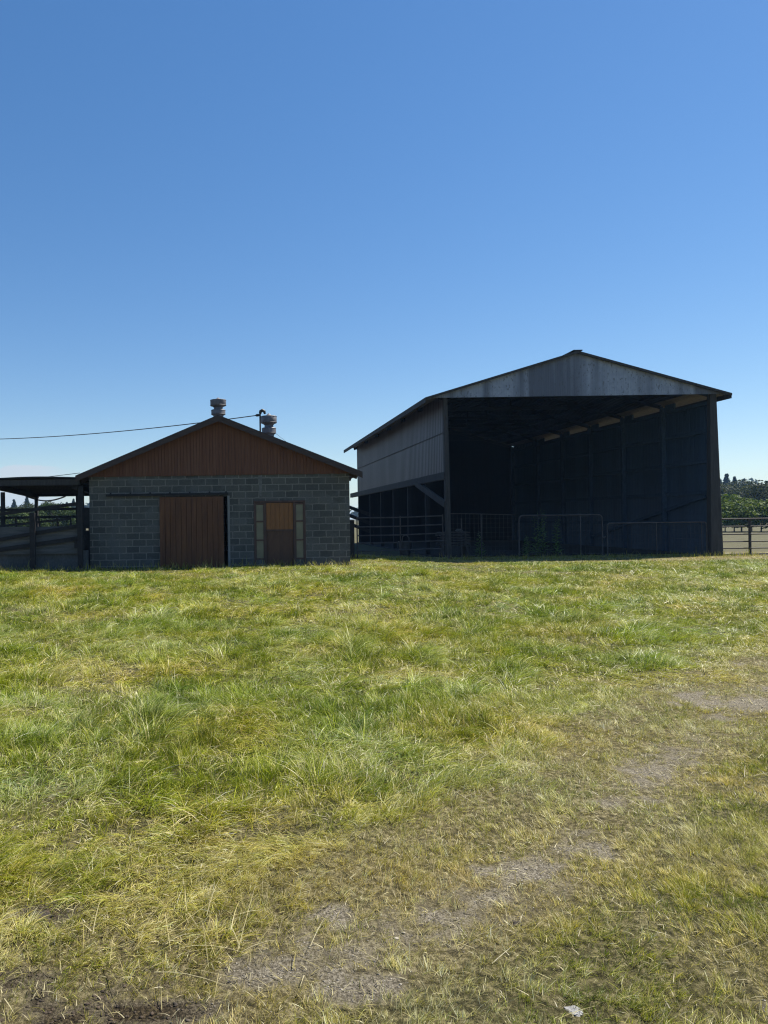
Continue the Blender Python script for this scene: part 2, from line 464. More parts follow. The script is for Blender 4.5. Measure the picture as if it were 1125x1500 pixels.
gm = np_mesh('ground', np.stack([X, Y, Z], 1), GF, M['ground'], None,
             [('mask', np.stack([bm_, dm_, 0 * bm_], 1)), ('mask2', np.stack([dark_soil(X, Y) * bm_, farm, 0 * bm_], 1))])
go = bpy.data.objects.new('ground', gm); COL.objects.link(go); tag(go, kind='structure')

# ------------------------------------------------------------------ block house
HY, HX0, HX1, HC = 22.5, -4.44, 3.48, -0.48
HZ, RZ, HD = 2.93, 4.72, 34.0
slope = (RZ - 2.96) / 4.3
hs = thing('block_house', 'low concrete block outbuilding with red brown gable, sliding door and two roof vents', 'outbuilding', (HC, HY, 0))
w = MB()
T = .2
xs_open = [(-2.265, -.24, 2.29), (.56, 2.13, 2.13)]
xcur = HX0
for a, b, zt in xs_open:
    w.box(xcur, a, HY, HY + T, -.3, HZ)
    w.box(a, b, HY, HY + T, zt, HZ); xcur = b
w.box(xcur, HX1, HY, HY + T, -.3, HZ)
w.box(HX0, HX0 + T, HY + T, HD, -.3, HZ); w.box(HX1 - T, HX1, HY + T, HD, -.3, HZ)
w.box(HX0 + T, HX1 - T, HD - T, HD, -.3, HZ)
w.build('wall', 'block', hs)
sm_ = MB().hexa([(.745, HY - .006, 2.30), (.80, HY - .006, 2.27), (.80, HY, 2.27), (.745, HY, 2.30), (.70, HY - .006, HZ - .02), (.83, HY - .006, HZ - .02), (.83, HY, HZ - .02), (.70, HY, HZ - .02)])
M['mortar'] = surf('smeared mortar', [(.3, (.085, .085, .08)), (.7, (.16, .158, .145))], 9, rough=.95)
sm_.build('mortar_patch', 'mortar', hs)
MB().box(HX0 + T, HX1 - T, HY + T, HD - T, -.02, .0).build('floor_slab', 'concrete', hs)
# gable boards
def roof_z(x): return RZ - .10 - abs(x - HC) * slope
for (yy0, yy1) in ((HY - .035, HY + .03),):
    g = MB(); x = HX0 - .02; k = 0
    while x < HX1 + .02:
        bw = .098 + random.uniform(-.006, .006); x1 = min(x + bw, HX1 + .02); dz = random.uniform(0, .006)
        y0 = yy0 - dz
        za, zb = roof_z(x), roof_z(x1 - .006)
        if x < HC < x1: za = zb = min(za, zb)
        z0 = HZ + .002 - random.uniform(0, .015)
        if min(za, zb) > z0 + .02:
            g.hexa([(x, y0, z0), (x1 - .006, y0, z0), (x1 - .006, yy1, z0), (x, yy1, z0),
                    (x, y0, za), (x1 - .006, y0, zb), (x1 - .006, yy1, zb), (x, yy1, za)])
        x = x1
    g.build('gable_siding', 'siding', hs)
gb = MB(); n0 = 0
gb.v += [(HX0, HY + .05, HZ), (HX1, HY + .05, HZ), (HC, HY + .05, roof_z(HC) - .02), (HX0, HD - .1, HZ), (HX1, HD - .1, HZ), (HC, HD - .1, roof_z(HC) - .02)]
gb.v, back_v = gb.v[:3], gb.v[3:]; gb.f = [(0, 1, 2)]
gb.build('gable_backing', 'timber_dark', hs)
gb = MB(); gb.v = back_v; gb.f = [(0, 2, 1)]; gb.build('rear_gable', 'siding', hs)
r = MB(); EX = 4.31; FY = HY - .32
for sgn in (-1, 1):
    e = HC + sgn * EX; ez = RZ - EX * slope
    pts = [(HC, FY, RZ - .09), (e, FY, ez - .09), (e, HD + .3, ez - .09), (HC, HD + .3, RZ - .09), (HC, FY, RZ), (e, FY, ez), (e, HD + .3, ez), (HC, HD + .3, RZ)]
    if sgn < 0: pts = [pts[i] for i in (1, 0, 3, 2, 5, 4, 7, 6)]
    r.hexa(pts)
rf = r.build('roof', 'roofing', hs)
for sgn in (-1, 1):
    e = HC + sgn * (EX - .005); ez = RZ - EX * slope
    y0, y1 = FY - .03, FY - .002
    d0, d1 = -.015, -.19
    pts = [(HC, y0, RZ + d1), (e, y0, ez + d1), (e, y1, ez + d1), (HC, y1, RZ + d1), (HC, y0, RZ + d0), (e, y0, ez + d0), (e, y1, ez + d0), (HC, y1, RZ + d0)]
    if sgn < 0: pts = [pts[i] for i in (1, 0, 3, 2, 5, 4, 7, 6)]
    MB().hexa(pts).build('fascia', 'fascia', rf)
    for yy in np.arange(HY + .3, HD, 1.2):
        MB().bar((HC + sgn * 3.9, yy, RZ - 3.9 * slope - .16), (HC + sgn * 4.25, yy, RZ - 4.25 * slope - .16), .05, .12).build('rafter_tail', 'fascia', rf)
def roof_vent(cx, cy, base, top, sc_):
    H = top - base
    prof = [(.32, 0), (.30, .06), (.22, .22), (.17, .36), (.165, .43), (.23, .47), (.235, .475), (.235, .60), (.22, .615), (.15, .625), (.145, .68), (.19, .715), (.255, .735), (.262, .745), (.262, .91), (.255, .918), (.11, .925), (.02, .99), (.0, 1.0)]
    v = MB().lathe(cx, cy, [(q * sc_, base + h * H) for q, h in prof], 28)
    for zz in (.48, .595, .75, .905):
        q = .262 if zz > .7 else .234
        v.tube([(cx + q * sc_ * cos(t), cy + q * sc_ * sin(t), base + zz * H) for t in np.linspace(0, 2 * pi, 28, endpoint=False)], .009, 6, True)
    return v.build('roof_vent', 'vent', rf, True)
vx = roof_vent(-.52, 24.5, 4.55, 5.63, 1.0)
vx['label'] = 'grey metal vent standing on the roof ridge'
vy = roof_vent(1.22, 26.0, 3.95, 5.30, 1.06)
vy['label'] = 'grey metal vent on the right roof slope'
mst = MB().tube([(.88, 25, 4.05), (.88, 25, 5.16)], .028, 8)
mst.tube([(.88, 25, 5.14), (.90, 25, 5.22), (.96, 25, 5.25), (1.02, 25, 5.22), (1.05, 25, 5.13)], [.045, .055, .06, .055, .04], 8)
mst.tube([(.72, 25, 5.08), (.76, 25, 5.085), (.82, 25, 5.09), (.88, 25, 5.09)], [.02, .045, .045, .025], 8)
mst.build('service_mast', 'black', rf, True)
# sliding door
sd = MB(); x = -2.30; y0 = HY - .075
while x < -.36:
    bw = .165 + random.uniform(-.02, .02); x1 = min(x + bw, -.35)
    if -.35 - x1 < .06: x1 = -.35
    sd.box(x, x1 - .009, y0 - random.uniform(0, .008), y0 + .03, .04, 2.28); x = x1
sd.box(-2.29, -.36, y0 + .031, y0 + .05, .05, 2.27)
sdo = sd.build('sliding_door', 'door_wood', hs, bevel=.003)
tr = MB().box(-3.92, -.22, HY - .07, HY - .0, 2.335, 2.39)
tr.box(-3.92, -.22, HY - .085, HY - .071, 2.32, 2.37)
for xx in (-3.8, -3.2, -2.6, -2.0, -1.4, -.8, -.3): tr.box(xx, xx + .05, HY - .10, HY - .086, 2.34, 2.43)
tr.build('door_track', 'timber_dark', hs)
MB().box(-.238, -.17, HY - .02, HY - .001, -.1, 2.30).build('door_jamb', 'jamb', hs)
# entry
ef = MB(); y0, y1 = HY - .03, HY + .10
X0, X1, ZT = .56, 2.13, 2.13
ef.box(X0, X0 + .05, y0, y1, .02, ZT); ef.box(X1 - .05, X1, y0, y1, .02, ZT)
ef.box(X0 + .05, X1 - .05, y0, y1, ZT - .06, ZT)
ef.box(.87, .93, y0, y1, .02, ZT - .06); ef.box(1.76, 1.82, y0, y1, .02, ZT - .06)
efo = ef.build('entry_frame', 'frame_wood', hs, bevel=.004)
for (a, b) in ((X0 + .05, .87), (1.82, X1 - .05)):
    f = MB(); zz = [.36, .95, 1.51, 2.07]
    for z0 in (.36, .93, 1.50, 2.03): f.box(a, b, y0 + .006, y1 - .02, z0 - .025, z0 + .025)
    for xx in (a, b - .025): 
        for q in range(3): f.box(xx, xx + .025, y0 + .008, y1 - .03, (.385, .955, 1.525)[q], (.905, 1.475, 2.005)[q])
    fo = f.build('sidelight', 'frame_wood', hs, bevel=.003)
    gpl = MB()
    for q in range(3): gpl.box(a + .026, b - .026, y0 + .03, y0 + .045, (.386, .956, 1.526)[q], (.904, 1.474, 2.004)[q])
    gpl.build('glazing', 'pane', fo)
    MB().box(a, b, y0 + .02, y1, -.1, .334).build('sill_block', 'block', hs)
dl = MB().box(.935, 1.755, HY + .01, HY + .05, .03, 1.20).box(.99, 1.70, HY + .003, HY + .01, .12, 1.08)
dlo = dl.build('lower_door', 'door_lower', hs, bevel=.003)
du = MB(); x = .935
while x < 1.75:
    x1 = min(x + .137, 1.755); du.box(x, x1 - .004, HY + .005 - random.uniform(0, .004), HY + .045, 1.25, 2.06); x = x1
du.build('upper_door', 'door_upper', hs, bevel=.003)
MB().box(.935, 1.755, HY - .012, HY + .05, 1.201, 1.249).build('door_rail', 'frame_wood', hs)

# ------------------------------------------------------------------ barn
BY, BX0, BX1, BC = 27.0, 7.75, 17.5, 12.46
BZ, BR, BB, SL = 5.89, 7.46, 46.6, .29
bn = thing('hay_barn', 'tall open fronted metal pole barn with pale gable and dark interior', 'barn', (BC, BY, 0))
def brz(x): return BR - abs(x - BC) * SL
bays = [27.12, 30.15, 33.25, 36.35, 39.45, 42.6, 46.5]
# roof sheets
rs = MB()
for sgn in (-1, 1):
    e = BC + sgn * 5.50
    n = 96; y0, y1 = BY - .28, BB + .3
    base = len(rs.v); ys = []
    k = 0
    while k * .22 < y1 - y0:
        for u, h in ((0, 0), (.5, 0), (.6, .02), (.85, .02), (.95, 0)):
            q = y0 + (k + u) * .22
            if q < y1: ys.append((q, h))
        k += 1
    for q, h in ys:
        rs.v += [(BC, q, BR + .03 + h), (e, q, BR - 5.50 * SL + .03 + h)]
    for i in range(len(ys) - 1):
        a = base + 2 * i
        rs.f.append((a, a + 1, a + 3, a + 2) if sgn < 0 else (a, a + 2, a + 3, a + 1))
rs.box(BC - .16, BC + .16, BY - .3, BB + .3, BR + .04, BR + .075)
brf = rs.build('roof', 'roof_metal', bn)
pu = MB()
for sgn in (-1, 1):
    for q in np.arange(.3, 4.7, .75):
        x = BC + sgn * q
        pu.box(x - .025, x + .025, BY - .085, BB + .2, brz(x) - .13, brz(x) - .012)
pu.build('purlin', 'rafter', brf)
for sgn in (-1, 1):  # boarded underside of the eaves overhang
    deck = MB()
    xa, xb = BC + sgn * 4.72, BC + sgn * 5.44
    for q in np.arange(BY + .05, BB, .19):
        p = [(xa, q, brz(xa) - .02), (xb, q, brz(xb) - .02), (xb, q + .18, brz(xb) - .02), (xa, q + .18, brz(xa) - .02)]
        if sgn < 0: p = [p[1], p[0], p[3], p[2]]
        deck.hexa(p + [(a, b, c + .015) for a, b, c in p])
    deck.build('soffit', 'soffit', brf)
fc = MB()
for sgn in (-1, 1):
    e = BC + sgn * 5.52
    fc.box(e - .02, e + .02, BY - .27, BB + .3, brz(e) - .15, brz(e) + .035)
    y0, y1 = BY - .30, BY - .262
    xa, xb = BC, BC + sgn * 5.54
    pts = [(xa, y0, brz(xa) - .045), (xb, y0, brz(xb) - .045), (xb, y1, brz(xb) - .045), (xa, y1, brz(xa) - .045)]
    if sgn < 0: pts = [pts[i] for i in (1, 0, 3, 2)]
    fc.hexa(pts + [(a, b, c + .085) for a, b, c in pts])
fc.build('fascia', 'timber', brf)
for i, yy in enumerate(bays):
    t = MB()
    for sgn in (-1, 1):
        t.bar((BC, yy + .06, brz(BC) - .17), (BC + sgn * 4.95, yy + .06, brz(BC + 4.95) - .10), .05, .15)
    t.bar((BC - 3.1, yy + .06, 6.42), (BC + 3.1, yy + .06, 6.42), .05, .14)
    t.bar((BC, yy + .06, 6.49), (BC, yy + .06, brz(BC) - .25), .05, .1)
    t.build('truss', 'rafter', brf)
# gable panel
gp = MB()
gp.sheet((BC - 5.38, BY - .16), (BC + 5.38, BY - .16), lambda q: min(BZ, brz(BC - 5.38 + q) - .075), lambda q: brz(BC - 5.38 + q) - .02, (0, -1), .085, .007)
gp.build('gable_sheeting', 'gable_metal', bn)
gd = MB().box(BX0 - .05, BX1 + .05, BY - .15, BY - .10, BZ + .012, BZ + .075)
for q in np.arange(BX0 + .2, BX1, .41): gd.tube([(q, BY - .178, BZ + .03), (q, BY - .186, BZ + .03)], .011, 6)
gd.build('header_beam', 'timber', bn)
gb2 = MB(); gb2.v += [(BX0 - .1, BY - .09, BZ + .06), (BX1 + .1, BY - .09, BZ + .06), (BC, BY - .09, BR - .08)]; gb2.f += [(0, 1, 2)]
gb2.build('gable_lining', 'timber_dark', bn)
# side walls
lw = MB().sheet((BX0 - .03, BB), (BX0 - .03, BY + .06), 3.22, 4.70, (-1, 0), .23, .010)
lw.sheet((BX0 - .042, BB), (BX0 - .042, BY + .06), 4.66, 6.07, (-1, 0), .23, .010)
lw.build('side_sheeting', 'wall_metal', bn)
MB().box(BX0 - .068, BX0 - .06, BY + .06, BB, 4.655, 4.672).build('seam_flashing', 'timber', bn)
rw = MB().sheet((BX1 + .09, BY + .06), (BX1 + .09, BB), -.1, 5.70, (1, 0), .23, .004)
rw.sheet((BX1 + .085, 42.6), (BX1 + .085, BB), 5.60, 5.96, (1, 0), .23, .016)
rw.build('side_sheeting', 'sky_lit_metal', bn)
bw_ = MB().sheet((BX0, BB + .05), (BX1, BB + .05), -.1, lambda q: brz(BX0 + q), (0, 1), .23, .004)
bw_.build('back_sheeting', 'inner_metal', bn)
M['floor'] = surf('dirt floor darkened for shade', [(.3, (.006, .006, .007)), (.7, (.014, .013, .013))], 3, rough=.95)  # barn shade put into the colour of this added floor sheet
MB().box(BX0 - .1, BX1, 28.75, BB, -.1, .05).build('shade_floor', 'floor', bn)
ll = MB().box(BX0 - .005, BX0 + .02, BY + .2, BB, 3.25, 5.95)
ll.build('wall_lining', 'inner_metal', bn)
for i, yy in enumerate(bays):
    for x in (BX0, BX1):
        p = MB()
        if x == BX1 and i == 0:
            p.hexa([(x - .16, yy - .14, -.2), (x + .30, yy - .14, -.2), (x + .30, yy + .14, -.2), (x - .16, yy + .14, -.2),
                    (x - .09, yy - .10, 5.92), (x + .14, yy - .10, 5.92), (x + .14, yy + .10, 5.92), (x - .09, yy + .10, 5.92)])
        elif i == 0:
            p.hexa([(x - .05, yy - .12, -.2), (x + .13, yy - .12, -.2), (x + .13, yy + .06, -.2), (x - .05, yy + .06, -.2),
                    (x - .09, yy - .10, 5.92), (x + .06, yy - .10, 5.92), (x + .06, yy + .06, 5.92), (x - .09, yy + .06, 5.92)])
        else: p.box(x - (.0 if x == BX0 else .11), x + (.16 if x == BX0 else .07), yy - .08, yy + .08, -.2, 5.88)
        p.build('post', 'timber' if i == 0 else ('sky_lit_timber' if x == BX1 else 'rafter'), bn, bevel=.008)
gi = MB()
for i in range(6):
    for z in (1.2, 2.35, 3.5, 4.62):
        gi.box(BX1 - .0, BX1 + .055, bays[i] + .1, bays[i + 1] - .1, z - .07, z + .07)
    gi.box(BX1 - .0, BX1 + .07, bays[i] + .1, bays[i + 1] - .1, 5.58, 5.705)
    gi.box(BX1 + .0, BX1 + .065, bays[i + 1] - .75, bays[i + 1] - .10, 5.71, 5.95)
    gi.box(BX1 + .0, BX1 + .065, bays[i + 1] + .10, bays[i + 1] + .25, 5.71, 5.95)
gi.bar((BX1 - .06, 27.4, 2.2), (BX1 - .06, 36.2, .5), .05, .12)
gi.build('girt', 'sky_lit_timber', bn)
MB().box(BX0 - .10, BX0 + .06, BY + .07, 49.2, 2.94, 3.22).build('side_beam', 'timber', bn, bevel=.008)
MB().bar((BX0 - .06, BY + .05, 2.02), (BX0 - .06, 31.4, 3.0), .10, .24).build('brace', 'timber', bn, bevel=.008)

# ------------------------------------------------------------------ gates and fences
def arc_gate(x0, x1, y, z0, z1, r, rad):
    p = [(x0, y, z0)]
    for t in np.linspace(pi, pi / 2, 6): p.append((x0 + rad + rad * cos(t), y, z1 - rad + rad * sin(t)))
    for t in np.linspace(pi / 2, 0, 6): p.append((x1 - rad + rad * cos(t), y, z1 - rad + rad * sin(t)))
    p += [(x1, y, z0)]
    return p
def mesh_infill(x0, x1, y, z0, z1, top=None):
    m = MB()
    for x in np.arange(x0 + .1, x1, .155): m.tube([(x, y, z0), (x, y, top(x) if top else z1)], .0035, 4)
    z = z0 + .02
    while z < z1: m.tube([(x0, y + .008, z), (x1, y + .008, z)], .0035, 4); z += .17
    return m
# tubular gate between house corner and barn
ga = thing('pipe_gate', 'five rail pipe gate under the diagonal brace beside the block building', 'gate', (5.9, 26.6, 0))
a0, a1 = Vector((4.32, 26.3, 0)), Vector((7.52, 26.85, 0))
fr = MB(); up = Vector((0, 0, 1))
mid = a0.lerp(a1, .5)
for q, lo, hi in ((a0, .12, 1.60), (mid, .38, 1.62), (a1, .12, 1.66)): MB().tube([q + up * lo, q + up * hi], .023, 8).build('upright', 'pipe', ga, True)
for z in (.40, .68, .95, 1.26, 1.58):
    MB().tube([a0 + up * (z - .01), mid + up * (z - .012), a1 + up * (z + .03)], .022, 8).build('rail', 'pipe', ga, True)
gpst = MB().box(4.02, 4.2, 26.15, 26.33, -.2, 1.5).build('gate_post', 'timber_dark', None, bevel=.01)
tag(gpst, 'short dark post between block building corner and pipe gate', 'post')
# wire panel
wp = thing('wire_panel', 'sagging wire mesh panel beside the left barn post', 'wire panel', (9.1, 27.2, 0))
topf = lambda x: 1.68 - .08 * ((x - 7.9) / 2.4) ** 1.5
MB().tube([(x, 27.2, topf(x)) for x in np.linspace(7.9, 10.3, 9)], .014, 6).build('top_pipe', 'pipe', wp, True)
mesh_infill(7.9, 10.3, 27.2, .1, 1.6, topf).build('wire_mesh', 'wire', wp)
for x in (8.32, 9.05): MB().tube([(x, 27.24, -.1), (x, 27.24, 1.5 if x < 9 else topf(x))], .024, 8).build('stake', 'pipe', wp, True)
gc = thing('panel_gate', 'taller round cornered mesh gate with weeds behind it', 'gate', (11.9, 27.15, 0), 'round cornered mesh gates across the barn front')
MB().tube(arc_gate(10.40, 13.46, 27.15, .05, 1.57, .024, .16), .026, 10).build('gate_frame', 'pipe', gc, True)
MB().tube([(12.66, 27.15, .05), (12.66, 27.15, 1.62)], .02, 8).build('upright', 'pipe', gc, True)
mesh_infill(10.42, 13.44, 27.17, .12, 1.54).build('wire_mesh', 'wire', gc)
MB().tube([(13.44, 27.13, .75), (13.5, 27.12, .72), (13.56, 27.12, .76)], .03, 6).build('latch', 'pipe', gc, True)
gdt = thing('panel_gate', 'lower round cornered mesh gate next to the right barn post', 'gate', (15.5, 27.1, 0), 'round cornered mesh gates across the barn front')
MB().tube(arc_gate(13.62, 17.26, 27.1, .05, 1.25, .024, .12), .026, 10).build('gate_frame', 'pipe', gdt, True)
MB().tube([(15.42, 27.1, .05), (15.42, 27.1, 1.24)], .02, 8).build('upright', 'pipe', gdt, True)
mesh_infill(13.64, 17.24, 27.12, .12, 1.22).build('wire_mesh', 'wire', gdt)
MB().tube([(17.08, 27.1, .05), (17.08, 27.1, 1.24)], .016, 8).build('upright', 'pipe', gdt, True)
# pipe fence on the right
pf = thing('pipe_fence', 'dark brown six rail pipe fence running right from the barn', 'fence', (20, 27.4, 0))
for z in (1.34, 1.06, .77, .50, .25, .04):
    MB().tube([(17.86, 27.4, z), (21, 27.4, z - .004), (28, 27.4, z)], .022 if z < 1.3 else .026, 8).build('rail', 'pipe_rust', pf, True)
for x in (17.92, 19.08, 22.4, 26.0):
    MB().tube([(x, 27.44, -.2), (x, 27.44, 1.34 if x > 18 else 1.30)], .048, 10).build('fence_post', 'pipe_rust', pf, True)

# boards behind the wire panel
bs_ = thing('board_stack', 'low stack of weathered boards behind the sagging wire panel', 'boards', (8.5, 29, 0))
for k in range(6):
    b = MB()
    for j in range(2): b.box(7.98 + random.uniform(-.04, .04), 9.05 + random.uniform(-.06, .06), 28.6 + j * .5, 28.95 + j * .5, .42 + k * .1, .47 + k * .1)
    b.build('board', 'timber', bs_)
for x in (8.1, 8.9): MB().box(x, x + .1, 28.6, 29.4, -.1, .418).build('bearer', 'timber', bs_)
for k in range(5):
    for x in (8.15, 8.85): MB().box(x, x + .08, 28.62, 29.42, .472 + k * .1, .518 + k * .1).build('spacer', 'timber', bs_)
sack = MB().tube([(8.55, 28.8, 1.02), (8.62, 28.8, 1.035), (8.78, 28.85, 1.03), (8.86, 28.85, 1.015)], [.02, .055, .06, .02], 10).build('bundle', 'concrete', None, True)
tag(sack, 'small grey bundle lying on top of the board stack', 'bundle')
tr_ = thing('water_trough', 'faint pale feed tub standing in the dark behind the pipe gate', 'tub', (6.9, 30.2, 0))
MB().lathe(6.9, 30.2, [(.2, -.1), (.22, .3), (.25, .55), (.27, .56), (.27, .6), (.24, .6), (.2, .3), (0, .3)], 20).build('tub', 'wire', tr_, True)
MB().tube([(6.78, 30.15, .6), (6.8, 30.1, .8), (6.95, 30.1, .86), (7.05, 30.12, .72), (7.06, 30.15, .6)], .025, 8).build('handle', 'wire', tr_, True)

# sloping rails seen in the slot between house and barn
sl = thing('slope_rail', 'dark sloping boards seen in the slot between block building and barn', 'rails', (6.5, 44, 0))
for z0 in (2.45, 1.95, 1.45):
    MB().bar((6.2, 44, z0), (8.2, 44, z0 - .75), .05, .2).build('board', 'timber_dark', sl)
MB().box(6.25, 6.4, 44.04, 44.2, -.2, 2.5).build('post', 'timber_dark', sl)

# ------------------------------------------------------------------ cattle shed on the left
sh = thing('pole_shed', 'open sided pole shed with low sagging roof joined to the block building', 'shed', (-7, 28, 0))
ro = MB()
SX, SY = -7.35, 27.2
zr = lambda x, y: 2.93 - .03 * (y - 22.4) - .025 * sin((x + 9) * 1.6)
xsv = np.linspace(SX - .05, -4.72, 9)
for k, (a, b) in enumerate(zip(xsv[:-1], xsv[1:])):
    ro.hexa([(a, 22.35, zr(a, 22.35) - .04), (b, 22.35, zr(b, 22.35) - .04), (b, SY, zr(b, SY) - .04), (a, SY, zr(a, SY) - .04),
             (a, 22.35, zr(a, 22.35)), (b, 22.35, zr(b, 22.35)), (b, SY, zr(b, SY)), (a, SY, zr(a, SY))])
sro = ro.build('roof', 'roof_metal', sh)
jo = MB()
for y in np.arange(22.6, SY - .1, .62): jo.box(SX, -4.75, y, y + .05, 2.74 - .03 * (y - 22.4), 2.85 - .03 * (y - 22.4))
jo.box(SX - .03, -4.73, 22.40, 22.45, 2.69, 2.86)
jo.build('joist', 'timber', sro)
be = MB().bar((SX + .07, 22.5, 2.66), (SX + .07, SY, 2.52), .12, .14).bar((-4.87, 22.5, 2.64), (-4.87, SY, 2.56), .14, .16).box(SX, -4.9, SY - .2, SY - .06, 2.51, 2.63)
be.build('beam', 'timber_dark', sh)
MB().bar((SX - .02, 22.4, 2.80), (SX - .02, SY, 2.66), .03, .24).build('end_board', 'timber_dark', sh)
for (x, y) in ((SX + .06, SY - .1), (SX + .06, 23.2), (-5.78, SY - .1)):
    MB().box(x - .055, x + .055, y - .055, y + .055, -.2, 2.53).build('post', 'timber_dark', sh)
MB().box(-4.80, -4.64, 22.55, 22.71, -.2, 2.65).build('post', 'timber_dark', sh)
ep = MB().box(-4.66, -4.46, 22.60, 22.64, -.2, 1.30).box(-4.66, -4.46, 22.60, 22.64, 1.36, 2.0).box(-4.66, -4.58, 22.60, 22.64, 1.301, 1.359).box(-4.50, -4.46, 22.60, 22.64, 1.301, 1.359)
ep.build('end_boards', 'timber_dark', sh)
hang = [(-7.28 + 1.1 * t, 25.6 + 1.3 * t, 2.5 - .17 * sin(pi * t)) for t in np.linspace(0, 1, 12)]
tag(MB().tube(hang, .025, 6).build('loose_hose', 'black', None, True), 'black hose sagging below the shed roof edge', 'hose')

ch = thing('loading_chute', 'grey plank cattle chute with sloping rails under the shed', 'cattle chute', (-7, 22, 0))
pk = MB()
for k in range(4):
    pk.box(-13, -4.72, 22.10, 22.13, .62 + k * .205, .62 + k * .205 + .204)
pk.build('plank_side', 'timber_grey', ch)
MB().bar((-13, 22.05, .12), (-4.60, 22.05, 1.46), .05, .11).build('sloping_rail', 'timber_dark', ch)
MB().bar((-13, 22.05, -.02), (-4.50, 22.05, 1.10), .05, .13).build('sloping_rail', 'timber_dark', ch)
MB().bar((-7.4, 22.05, 1.78), (-4.62, 22.05, 2.12), .05, .10).build('sloping_rail', 'timber_dark', ch)
MB().bar((-9.2, 22.25, 1.27), (-5.0, 22.25, 1.66), .04, .07).build('sloping_rail', 'timber_dark', ch)
for (x, z0, z1, wd) in ((-6.03, -.2, 1.85, .16), (-4.62, .2, 2.15, .15), (-9.2, -.2, 1.9, .14)):
    MB().box(x - wd / 2, x + wd / 2, 22.0 - .09, 22.0, z0, z1).build('post', 'timber_dark', ch)
for k, x in enumerate((-6.6, -5.9, -5.35, -4.95)):
    MB().bar((x, 22.3, 1.3), (x - .03, 22.3, 1.72), .05, .05).build('upright', 'timber_dark', ch)
MB().box(-4.80, -4.52, 21.96, 22.04, .78, .98).build('hatch', 'timber_dark', ch)
cr = thing('corral_rails', 'dark horizontal corral rails crossing behind the cattle chute', 'rails', (-9, 24, 0))
for z, y in ((1.97, 23.3), (1.72, 23.3)):
    MB().bar((-14, y, z), (-4.7, y, z + .01), .05, .075).build('rail', 'timber_dark', cr)
for x in (-10.6, -4.95): MB().box(x - .06, x + .06, 23.34, 23.46, -.2, 2.05).build('post', 'timber_dark', cr)
cw = MB().box(-14, -4.47, 22.2, 22.42, -.3, .70).build('low_concrete_wall', 'concrete')
tag(cw, 'low stained concrete wall below the plank cattle chute', 'wall')

# ------------------------------------------------------------------ cables
def cable(name, label, p0, p1, sag, r=.011, n=24):
    p0, p1 = Vector(p0), Vector(p1)
    pts = [p0.lerp(p1, t) - Vector((0, 0, 4 * sag * t * (1 - t))) for t in np.linspace(0, 1, n)]
    return tag(MB().tube(pts, r, 6).build(name, 'black', None, True), label, 'cable')
cable('power_cable', 'black power cable sagging from the roof mast to the left', (.74, 25, 5.08), (-24, 45, 7.2), .6, .016, 40)
cable('guy_wire', 'thin wire running down right from behind the second roof vent', (1.3, 26.2, 4.75), (2.6, 27, 3.85), .02, .005)
cable('power_cable', 'thin low cable above the shed roof reaching the left eave', (-4.8, 22.9, 3.08), (-24, 34, 3.35), .35, .009, 30)

# ------------------------------------------------------------------ trees
def leaf_cloud(centers, radii, n, size, cols, seed, droop=0):
    g = np.random.default_rng(seed)
    centers, radii = np.array(centers, float), np.array(radii, float)
    wts = radii[:, 0] ** .8 * radii[:, 2]; wts = wts / wts.sum()
    idx = g.choice(len(centers), n, p=wts)
    d = g.normal(size=(n, 3)); d /= np.linalg.norm(d, axis=1)[:, None]
    rad = g.uniform(.45, 1.05, n) ** .6
    P = centers[idx] + d * radii[idx] * rad[:, None]
    a = g.normal(size=(n, 3)); a /= np.linalg.norm(a, axis=1)[:, None]
    nrm = d * .8 + a * .7; nrm /= np.linalg.norm(nrm, axis=1)[:, None]
    t = np.cross(nrm, g.normal(size=(n, 3))); t /= np.linalg.norm(t, axis=1)[:, None]
    b = np.cross(nrm, t); s = size * g.uniform(.5, 1.3, n)[:, None]
    V = np.stack([P - t * s, P - b * s * .6, P + t * s, P + b * s * .6], 1).reshape(-1, 3)
    F = np.arange(4 * n).reshape(n, 4)
    cols = np.array(cols); k = g.random(len(centers))[idx] * .6 + g.random(n) * .4
    c = cols[0] * (1 - k[:, None]) + cols[1] * k[:, None]
    return V, F, np.repeat(c, 4, 0)
def put(o, parent=None):
    COL.objects.link(o)
    if parent: o.parent = parent
    return o
def broad_parts(seed, H, W, size, cols, n, trunk=.25):
    g = np.random.default_rng(seed); cs, rr = [], []
    nl = 14
    for k in range(nl):
        a, q = g.uniform(0, 2 * pi), math.sqrt(g.random()) * .62
        z = g.uniform(.28, .9) * H; sh_ = 1 - max(0, (z / H - .6)) * 1.3
        r = W * .5 * g.uniform(.24, .42)
        cs.append((cos(a) * q * W * .5 * sh_ * 1.1, sin(a) * q * W * .5 * sh_ * 1.1, min(z, H - r * .7))); rr.append((r, r, r * g.uniform(.6, .85)))
    V, F, c = leaf_cloud(cs, rr, n, size, cols, seed)
    crown = np_mesh('crown', V, F, M['leaf'], c)
    t = MB().tube([(0, 0, -.2), (.02 * H, 0, .25 * H), (0, .02 * H, .55 * H), (0, 0, .8 * H)], [.05 * H * trunk * 2, .035 * H * trunk * 2, .025 * H * trunk * 2, .006 * H], 7)
    for k in range(6):
        q = cs[k]; z0 = g.uniform(.2, .5) * H
        t.tube([(0, 0, z0), (q[0] * .5, q[1] * .5, (z0 + q[2]) * .5), q], [.02 * H * trunk * 2, .012 * H * trunk * 2, .004 * H], 5)
    tm = bpy.data.meshes.new('trunk'); tm.from_pydata(t.v, [], t.f); tm.materials.append(M['bark'])
    return crown, tm
